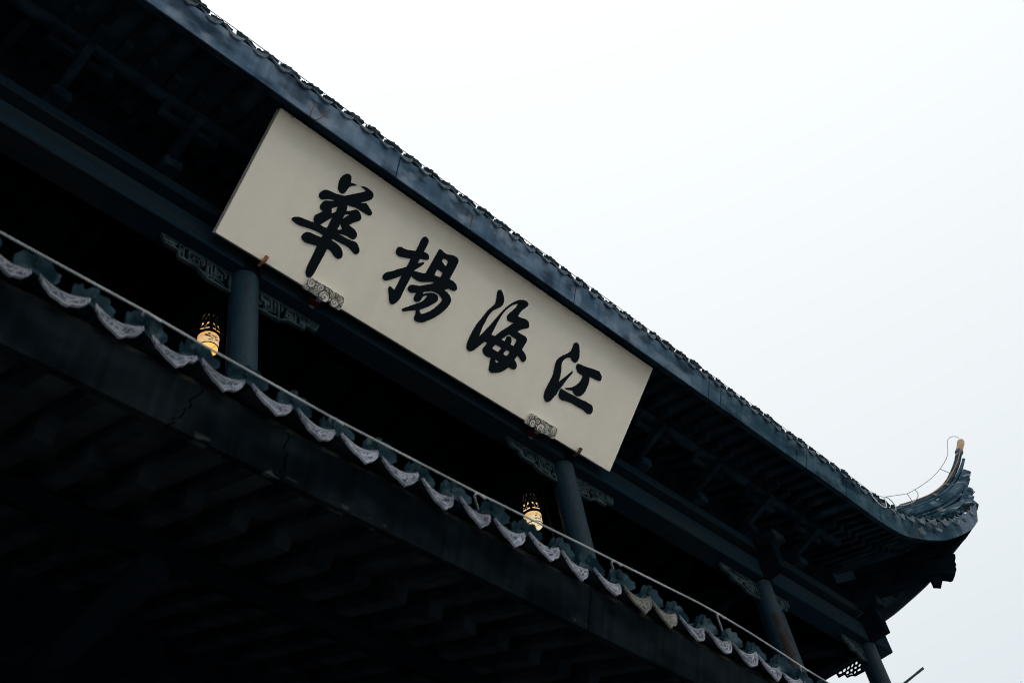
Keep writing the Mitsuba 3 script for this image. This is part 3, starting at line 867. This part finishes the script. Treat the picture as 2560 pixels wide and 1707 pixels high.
pb = box(0, SL, 0, SH, -0.018, 0, 0.004)
M = np.eye(4)
M[:3, 0], M[:3, 1], M[:3, 2], M[:3, 3] = su, sv, sn, SO
pb.apply_transform(M)
part(sign, 'panel', pb, 'cream_paint')
pb = box(0.002, SL - 0.002, 0.002, SH - 0.002, -0.085, -0.0185, 0.003)
pb.apply_transform(M)
part(sign, 'backing', pb, 'shaded_edge')
CHARS = [
 [['831,1101 860,1106 883,1084 896,1046* 928,1057 969,1062* 925,1029 907,1009 897,975 892,942 880,920 855,913 830,921 810,943 792,997 792,1035 805,1072'],
  ['1007,1071* 1023,1086 1067,1095 1117,1093 1151,1076 1159,1045 1143,1012 1109,976 1069,943* 1099,951 1124,968 1166,952 1207,933 1223,912 1212,889 1181,882 1119,880 1062,877 1015,866 963,851* 973,836 983,801* 1019,825 1061,862 1082,867 1113,855 1139,836 1148,815 1140,789 1116,764 1086,731 1069,702* 1128,698 1164,684 1182,665 1187,638 1171,612 1145,605 1111,606 1079,603 1011,580* 1058,582 1122,587 1166,594 1195,603 1227,596 1260,572 1276,551 1274,522 1260,507 1239,506 1201,514 1172,523 1119,523 1056,517 983,511* 981,494* 1041,493 1095,481 1127,457 1143,432 1143,403 1128,383 1109,379 1073,384 1041,399 1013,407 979,407* 980,365 978,301 975,223 973,159 968,118 953,96 934,87 911,100 896,124 887,165 885,235 885,302 881,380* 840,366 776,349 743,350 713,367 708,389 719,418 743,441 784,450 836,457 884,466* 886,492* 853,492 801,487 727,471 646,451 597,449 562,455 554,463 553,474 566,491 600,511 636,520 694,531 761,545* 743,562 733,586 736,613 754,639 773,663 781,682* 758,681 740,696 734,717 741,747 755,772 790,792 838,816* 818,818 777,800 730,767 709,762 689,771 678,790 679,812 696,844 718,863 751,871 811,882 865,896 895,909 935,940 990,989 1039,1032 1069,1061* 1057,1069 1036,1071',
   '843,745* 891,794* 893,768 896,740* 865,704*',
   '816,557* 853,621 891,682* 890,621 890,565* 854,560',
   '986,674* 1005,653 1028,638* 1009,620 983,606* 985,641',
   '984,716* 987,762 1006,780 1032,788* 1008,758']],
 [['1820,1019 1848,1024 1878,1010 1885,969 1883,888* 1916,895 1946,888 1963,866 1957,841 1919,826 1882,812* 1876,790 1881,764* 1905,784 1931,804 1940,798 1932,773 1902,725 1871,677* 1898,686 1943,698 1991,716 2004,731 2007,771 2015,860 2021,944 2027,999 2051,1004 2086,999 2123,1000 2176,1021 2226,1029 2260,1022 2274,988 2272,901 2266,805* 2324,808 2367,791 2389,762 2373,732 2350,725 2310,723* 2262,684* 2309,681 2354,664 2378,641 2387,606 2377,551 2347,481 2302,409 2254,352 2215,309 2180,287 2145,275 2112,277 2097,295 2092,332 2082,367* 2036,339 1969,294 1946,292 1944,310 1980,347 2042,411 2095,466 2118,510 2128,553* 2103,535 2084,513 2079,475 2070,455 2048,437 2024,434 2005,448 2002,473 2003,516* 1971,491 1940,482 1906,492 1897,513 1907,540 1932,561 1997,584 2053,624 2101,661 2137,691* 2108,686 2060,658 2000,626 1953,616 1906,617 1873,625* 1873,574 1869,507 1868,436 1869,379 1853,327 1827,292 1801,288 1781,305 1751,346 1720,390 1713,414 1719,426 1740,424 1777,416* 1782,480 1782,579* 1730,519 1677,469 1646,447 1619,451 1607,466 1608,493 1625,524 1671,561 1726,616 1780,666 1790,685 1792,763* 1729,738 1673,719 1641,721 1620,737 1614,769 1621,793 1640,805 1674,808 1707,814 1758,834 1804,854* 1806,924 1806,988',
   '2065,552* 2123,593 2166,612 2233,617 2279,601 2295,588 2281,540 2239,455 2185,391 2152,365 2130,366 2109,385* 2154,427 2207,491 2245,547 2243,577 2220,601 2172,601 2126,579 2072,535*',
   '2103,912* 2108,942 2136,949 2169,950* 2173,922 2173,887*',
   '2098,821* 2169,822* 2170,771* 2097,755* 2094,786']],
 [['2844,1007 2869,1005 2907,979 2938,940 2949,904 2944,874 2918,839 2873,785 2859,750 2847,702 2844,636 2840,584 2849,475* 2877,539 2908,624 2942,725 2967,803 3003,892 3038,954 3083,1009 3132,1047 3177,1062 3215,1057 3230,1037 3222,1014 3189,958 3176,919 3174,880* 3218,887 3269,900 3315,894 3339,873 3347,849 3339,831 3306,806 3277,784 3240,741* 3294,743 3357,747 3382,737 3395,711 3389,650 3384,609* 3425,598 3462,575 3479,551 3477,528 3461,506 3434,509 3401,525 3366,534* 3358,508 3351,478* 3382,465 3407,440 3411,410 3394,388 3359,382 3322,381* 3301,341 3266,300 3226,268 3168,239 3138,241 3119,255 3107,290 3082,365* 3045,354 3004,356 2974,369 2958,388 2954,413 2974,474* 2938,472* 2913,435 2892,393 2861,339 2833,310 2809,303 2780,315 2764,338 2757,375 2755,447 2759,508 2768,581 2789,653 2804,707 2819,761 2858,842 2860,884 2837,950 2830,981',
   '2969,567* 2975,627 2979,712 2991,802 3006,856 3039,920 3074,962 3115,994* 3112,957 3087,899 3059,845 3058,814 3075,791 3100,783 3162,800* 3121,736 3070,663 3019,575*',
   '3105,581* 3135,630 3174,680* 3192,669 3225,668 3283,670* 3281,631 3279,594* 3229,591* 3227,622 3211,646 3190,656 3167,651 3154,633 3156,613 3154,585*',
   '3066,503* 3151,513* 3145,481 3129,453* 3052,452* 3054,478',
   '3215,521* 3263,521* 3257,489 3245,465* 3193,464*',
   '3134,374* 3192,373* 3170,352 3149,357']],
 [['3982,999 4010,1001 4039,978 4075,928 4095,876 4096,835 4076,809 4048,804 4020,813 3999,827* 3965,814 3940,792 3919,753 3917,719 3935,676 3956,629 3971,565 3978,526* 4010,584 4049,648 4085,711 4095,705 4092,682 4067,617 4042,528 4021,456 4009,391 4002,382 3980,322 3951,288 3921,286 3891,305 3874,330 3865,372 3866,424 3872,498 3874,570 3854,654 3845,707 3855,745 3877,782 3931,841 3962,885 3967,926 3964,970'],
  ['4115,775 4107,800 4122,819 4162,827 4239,839 4324,860 4420,876* 4459,854 4483,831 4486,803 4472,788 4436,781 4387,774 4322,766* 4342,723 4351,669 4348,596 4328,552 4304,526 4268,511 4233,516 4198,533 4178,534 4125,516 4092,512 4100,526 4163,561 4203,602 4232,650 4243,699 4241,736* 4190,735 4154,741 4126,761'],
  ['4051,492 4089,490 4194,496 4317,505 4408,515 4498,517 4530,501 4547,465 4540,433 4517,416 4485,414 4422,423 4335,418 4246,416 4177,404 4116,389 4076,394 4052,411 4041,443 4040,478']]]


def smooth_ring(text):
    """Points in millimetres on the board; * marks a sharp corner; the runs between corners are rounded."""
    q = [(float(a.rstrip('*').split(',')[0]) / 1000, float(a.rstrip('*').split(',')[1]) / 1000, a.endswith('*')) for a in text.split()]
    n = len(q)
    out = []
    for i in range(n):
        p0, p1, p2, p3 = (np.array(q[(i + k) % n][:2]) for k in (-1, 0, 1, 2))
        if q[i][2]:
            p0 = p1 * 2 - p2
        if q[(i + 1) % n][2]:
            p3 = p2 * 2 - p1
        for t in (0, 0.25, 0.5, 0.75):
            out.append(0.5 * (2 * p1 + (p2 - p0) * t + (2 * p0 - 5 * p1 + 4 * p2 - p3) * t * t + (3 * p1 - p0 - 3 * p2 + p3) * t ** 3))
    return np.array(out)


WHICH = ('first', 'second', 'third', 'fourth')
for i, pieces in enumerate(CHARS):
    polys = []
    for pc in pieces:
        pg = Polygon(smooth_ring(pc[0]), [smooth_ring(h) for h in pc[1:]])
        polys.append(pg if pg.is_valid else pg.buffer(0))
    base = [plate(p, on_sign(0, 0, 0.0005), su, sv, 0.010) for p in polys]
    top = [plate(p.buffer(-0.004), on_sign(0, 0, 0.0105), su, sv, 0.004) for p in polys]
    k = part(sign, 'character', cat(*base, *top), 'ink_paint')
    labels[k] = {'label': f'{WHICH[i]} black brush character from the left'}

# carved cloud brackets that hold the board's lower edge
CURLS = [(.516, .85, .054, 1), (.11, .36, .042, 1), (.81, .80, .042, 1), (.365, .36, .038, -1), (.90, .30, .034, 1), (.69, .34, .031, -1), (.50, .20, .027, 1), (.30, .82, .032, -1), (.07, .88, .028, -1), (.95, .98, .024, 1), (.19, .90, .022, 1), (.62, .70, .036, 1), (.23, .42, .034, -1), (.78, .26, .034, 1), (.40, .85, .03, 1), (.57, .2, .034, 1), (.98, .62, .034, 1), (.02, .55, .03, 1), (.24, .10, .03, 1), (.43, .08, .03, -1)]
for nb, (u0, u1) in enumerate(((0.934, 1.348), (3.785, 4.197))):
    W, Hh = u1 - u0, 0.106
    flipx = nb == 1

    def uv(a, b):
        return (u0 + (1 - a if flipx else a) * W, 0.094 - b * Hh)
    discs = [Point(*uv(a, b)).buffer(r, 14) for a, b, r, _ in CURLS]
    shape = unary_union([q.intersection(sbox(u0, -0.03, u1, 0.098)) for q in discs] + [sbox(u0 + 0.012, -0.006, u1 - 0.012, 0.09)]).buffer(0.003).buffer(-0.003)
    cb = thing('cloud_bracket', ('pale carved cloud bracket under the first character, gripping the sign\'s lower edge', 'pale carved cloud bracket near the sign\'s lower right, below the last character')[nb], 'bracket',
               'carved cloud brackets holding the sign')
    part(cb, 'plate', plate(shape, on_sign(0, 0, 0.003), su, sv, 0.034), 'cloud_paint')
    lines, front = [], Polygon()
    for dsc, (a, b, r, sg) in zip(discs, CURLS):                # scrolls, the front ones hiding those behind
        c, sg = uv(a, b), -sg if flipx else sg
        t = np.linspace(0, 7.4, 30)
        rr = r * (0.74 - 0.088 * t)
        one = unary_union([dsc.exterior.buffer(0.0042), LineString([(c[0] + e * math.cos(sg * q + 0.6), c[1] + e * math.sin(sg * q + 0.6)) for q, e in zip(t, rr)]).buffer(0.0036)])
        lines.append(one.difference(front))
        front = front.union(dsc)
    part(cb, 'groove', plate(unary_union(lines).intersection(shape), on_sign(0, 0, 0.0375), su, sv, 0.0012), 'cloud_groove')
    xm = SO[0] + (u0 + u1) / 2 - 0.04
    part(cb, 'red_wedge', bar((xm - 0.06, 5.32, 8.452), (xm + 0.05, 5.32, 8.452), 0.06, 0.012), 'red_paint')
    part(cb, 'strap', bar((xm + 0.01, 5.375, 8.449), (xm + 0.03, 5.24, 8.47), 0.05, 0.012), 'wire')
for u, lab, mm in ((0.488, 'bright copper hook on the sign\'s lower edge above the left column', 'copper'), (4.573, 'dull brown hook on the sign\'s lower edge above the second column', 'rusty_iron')):
    hk = thing('sign_hook', lab, 'hook', 'hooks on the sign\'s lower edge')
    pts = spline([on_sign(u, -0.05, -0.02), on_sign(u, -0.028, 0.0), on_sign(u, -0.015, 0.03), on_sign(u + 0.006, 0.02, 0.034), on_sign(u + 0.010, 0.052, 0.03)], 14)
    scene[hk] = mikit.ply(tube(pts, np.linspace(0.012, 0.021, 14), 10), mm, smooth=50)
nl = thing('nail', 'small dark nail sticking out near the sign\'s upper left corner', 'nail')
scene[nl] = mikit.ply(tube([on_sign(0.125, 1.243, -0.01), on_sign(0.125, 1.243, 0.03), on_sign(0.12, 1.235, 0.045)], 0.007, 6), 'wire')

# ------------------------------------------------------------------ lanterns


def emitter(rgb):
    return {'type': 'area', 'radiance': {'type': 'rgb', 'value': list(rgb)}}


def ring(r, z, n=6, ph=0.0):
    a = np.arange(n) * 2 * np.pi / n + ph
    return np.c_[r * np.cos(a), r * np.sin(a), np.full(n, z)]


LANT = [(3.895, 6.0, 'lit hanging lantern glowing amber beside the left column', (0.68, 0.41, 0.145), (0.86, 0.50, 0.105), -113),
        (7.99, 6.0, 'lit hanging lantern with a paler cream glow beside the second column', (0.66, 0.51, 0.25), (0.70, 0.56, 0.33), -140)]
for li, (x, y, lab, body_c, disc_c, turn) in enumerate(LANT):
    ln = thing('hanging_lantern', lab, 'lantern', 'lit lanterns hanging behind the columns')
    z0 = 8.0
    o = np.array([x, y, 0])
    a = np.linspace(0, 2 * np.pi, 33)
    R = 0.092
    GLOW = 0.26
    body = grid(np.array([[(x + R * math.cos(t), y + R * math.sin(t), z) for t in a] for z in (z0, z0 + 0.05, z0 + 0.095)]), True)
    k = part(ln, 'shade', body, 'cloud_paint', smooth=True, emitter=emitter([c * GLOW * 0.75 for c in body_c]))
    body = grid(np.array([[(x + (R + w) * math.cos(t), y + (R + w) * math.sin(t), z) for t in a] for z, w in ((z0 + 0.097, 0.0), (z0 + 0.135, 0.003))]), True)
    part(ln, 'shade', body, 'cloud_paint', smooth=True, emitter=emitter([GLOW * 0.85 * body_c[0], GLOW * 0.62 * body_c[1], GLOW * 0.3 * body_c[2]]))
    dm = trimesh.Trimesh(np.vstack([[(x, y, z0 + 0.002)], [(x + 0.088 * math.cos(t), y + 0.088 * math.sin(t), z0 + 0.002) for t in a[:-1]]]), [[0, 1 + (i + 1) % 32, 1 + i] for i in range(32)], process=False)
    part(ln, 'base_panel', dm, 'cloud_paint', emitter=emitter([c * GLOW for c in disc_c]))
    part(ln, 'rim', cat(tube([(x + R * math.cos(t), y + R * math.sin(t), z0) for t in a], 0.005, 6), tube([(x - 0.085, y - 0.03, z0 - 0.003), (x + 0.085, y + 0.03, z0 - 0.003)], 0.002, 5),
                        tube([(x + 0.03, y - 0.08, z0 - 0.003), (x, y, z0 - 0.003)], 0.002, 5)), 'lantern_wood')
    # painted landscape on the shade
    marks = [[], []]
    rr = random.Random(3 + li)
    for q in range(16):
        t0, zz = math.radians(rr.uniform(-140, -45)), z0 + rr.uniform(0.03, 0.11)
        w = rr.uniform(0.006, 0.02)
        marks[q % 2 if li else 0].append(grid(np.array([[(x + (R + 0.0015) * math.cos(t0 + d), y + (R + 0.0015) * math.sin(t0 + d), zz + e * 0.006 + 0.3 * d * w) for d in np.linspace(-w, w, 4) / R] for e in (-1, 1)]), True))
    part(ln, 'painting', cat(*marks[0]), 'teal_ink')
    if marks[1]:
        part(ln, 'painting', cat(*marks[1]), 'red_ink')
    # black hexagonal head with fretwork over glowing panes
    ph = math.radians(turn)
    lo_r, hi_r, zl, zh = 0.118, 0.088, z0 + 0.16, z0 + 0.42
    A, B = ring(lo_r, zl, 6, ph) + o, ring(hi_r, zh, 6, ph) + o
    part(ln, 'ring_frame', sweep([ring(0.122, z0 + 0.138, 6, ph) + o, ring(0.122, zl, 6, ph) + o]), 'lantern_wood')
    posts = [bar(A[i], B[i], 0.02, 0.02, (1, 0.2, 0)) for i in range(6)] + [bar(B[i], B[(i + 1) % 6], 0.02, 0.02) for i in range(6)]
    part(ln, 'head_frame', cat(*posts), 'lantern_wood')
    part(ln, 'cap', sweep([ring(0.10, zh + 0.005, 6, ph) + o, ring(0.11, zh + 0.03, 6, ph) + o, ring(0.03, zh + 0.10, 6, ph) + o]), 'lantern_wood')
    part(ln, 'cord', tube([(x, y, zh + 0.09), (x, y, 8.798)], 0.006, 6), 'lantern_wood')
    panes_lo, panes_hi, frets = [], [], []
    for i in range(6):
        a0, a1, b0, b1 = A[i], A[(i + 1) % 6], B[i], B[(i + 1) % 6]
        inw = (o + [0, 0, (zl + zh) / 2] - (a0 + a1 + b0 + b1) / 4)
        inw /= np.linalg.norm(inw)

        def P3(s, t, w=0.0):
            return (a0 * (1 - s) + a1 * s) * (1 - t) + (b0 * (1 - s) + b1 * s) * t + inw * w
        panes_lo.append(grid(np.array([[P3(s, t, 0.012) for s in (0.05, 0.95)] for t in (0.02, 0.42)]), True))
        panes_hi.append(grid(np.array([[P3(s, t, 0.012) for s in (0.05, 0.95)] for t in (0.421, 0.98)]), True))
        fr = [LineString([(0.5, 0), (0.5, 0.5)]), LineString([(0.1, 0.12), (0.9, 0.12)]), LineString([(0.2, 0.55), (0.5, 0.28), (0.8, 0.55)]), LineString([(0.1, 0.3), (0.35, 0.2)]), LineString([(0.9, 0.3), (0.65, 0.2)])]
        for c in ((0.28, 0.35), (0.72, 0.35), (0.5, 0.66), (0.3, 0.8), (0.7, 0.8)):
            fr.append(Point(*c).buffer(0.12, 5).exterior)
            fr.append(Point(*c).buffer(0.2, 5).exterior)
        fp = unary_union([f.buffer(0.028, 3) for f in fr]).intersection(sbox(0.04, 0.0, 0.96, 1))
        m = plate(fp, (0, 0, 0), (1, 0, 0), (0, 1, 0), 0.004)
        v = np.array([P3(p[0], p[1], p[2]) for p in m.vertices])
        frets.append(trimesh.Trimesh(v, m.faces, process=False))
    part(ln, 'pane', cat(*panes_lo), 'cloud_paint', emitter=emitter((0.80 * GLOW, 0.42 * GLOW * (1 + 0.3 * li), 0.09 * GLOW * (1 + 1.5 * li))))
    part(ln, 'pane', cat(*panes_hi), 'cloud_paint', emitter=emitter((0.035 * GLOW, 0.027 * GLOW, 0.013 * GLOW)))
    part(ln, 'fretwork', cat(*frets), 'lantern_wood')
for x, lab in ((4.14, 'thin cable hanging beside the left lantern'), (8.34, 'thin cable hanging beside the second lantern')):
    hc = thing('hanging_cable', lab, 'cable')
    scene[hc] = mikit.ply(tube([(x, 6.05, 8.796), (x + 0.01, 6.05, 8.0), (x, 6.05, 6.8)], 0.006, 6), 'fret_wood')

# ------------------------------------------------------------------ the pipe rail over the lower tiles
rl = thing('pipe_rail', 'thin white metal pipe running on bent hooks above the lower row of tiles', 'rail')
RAIL = [(-0.6, 3.905), (0.853, 3.894), (1.583, 3.892), (1.85, 3.879), (2.544, 3.862), (3.478, 3.885), (4.226, 3.924), (4.487, 3.934), (5.235, 3.969), (5.444, 3.969), (5.746, 3.955), (6.052, 3.93), (6.288, 3.905), (6.563, 3.888), (8.2, 3.93), (12, 3.9)]
rp = []
for (x0, z0), (x1, z1) in zip(RAIL[:-1], RAIL[1:]):
    for w in (0, 0.34, 0.67):
        rp.append((x0 + (x1 - x0) * w, 2.90, z0 + (z1 - z0) * w))
rp.append((RAIL[-1][0], 2.90, RAIL[-1][1]))
part(rl, 'pipe', tube(rp, 0.0049, 10), 'rail_metal', smooth=50)
for xb, zb, xt, zt, xj, zj in ((1.567, 3.80, 1.57, 3.885, 1.62, 3.889), (2.529, 3.80, 2.535, 3.856, 2.575, 3.862), (3.454, 3.765, 3.432, 3.864, 3.475, 3.884), (4.495, 3.815, 4.467, 3.915, 4.52, 3.935),
                               (5.438, 3.815, 5.425, 3.958, 5.465, 3.967), (6.235, 3.83, 6.247, 3.898, 6.29, 3.905)):
    B, J = np.array([xb * 1.05, 3.05, zb * 1.05 - 0.02]), np.array([xj, 2.893, zj - 0.011])
    Tp = np.array([xt, 2.90, zt - 0.008])
    part(rl, 'hook', tube(np.vstack([[B, B + 0.45 * (Tp - B), B + 0.85 * (Tp - B)], spline([B + 0.93 * (Tp - B), Tp + [0.006, -0.004, 0.006], J - [0.012, 0, -0.002], J, J + [0.03, 0.002, -0.003]], 14)]), 0.0054, 8), 'rail_metal', smooth=50)

# ------------------------------------------------------------------ a street lamp far behind the corner
lp = thing('street_lamp', 'slim dark green lamp arm just showing at the lower right behind the pavilion', 'street lamp')
a = np.array([2727.21, 1014.463, 1509.535]) / 3276 * 26
b = np.array([2739.168, 972.03, 1523.446]) / 3276 * 26
dv = (b - a) / np.linalg.norm(b - a)
root = a - dv * 1.6
part(lp, 'arm', tube([root, a, b], np.array([0.04, 0.028, 0.022]), 10), 'lamp_green', smooth=40)
part(lp, 'mast', tube([(root[0], root[1], GZ), (root[0], root[1], root[2] + 0.1)], np.array([0.11, 0.07]), 12), 'lamp_green', smooth=40)
part(lp, 'lamp_head', bar(b - dv * 0.05, b + dv * 0.12, 0.06, 0.03), 'lamp_green')
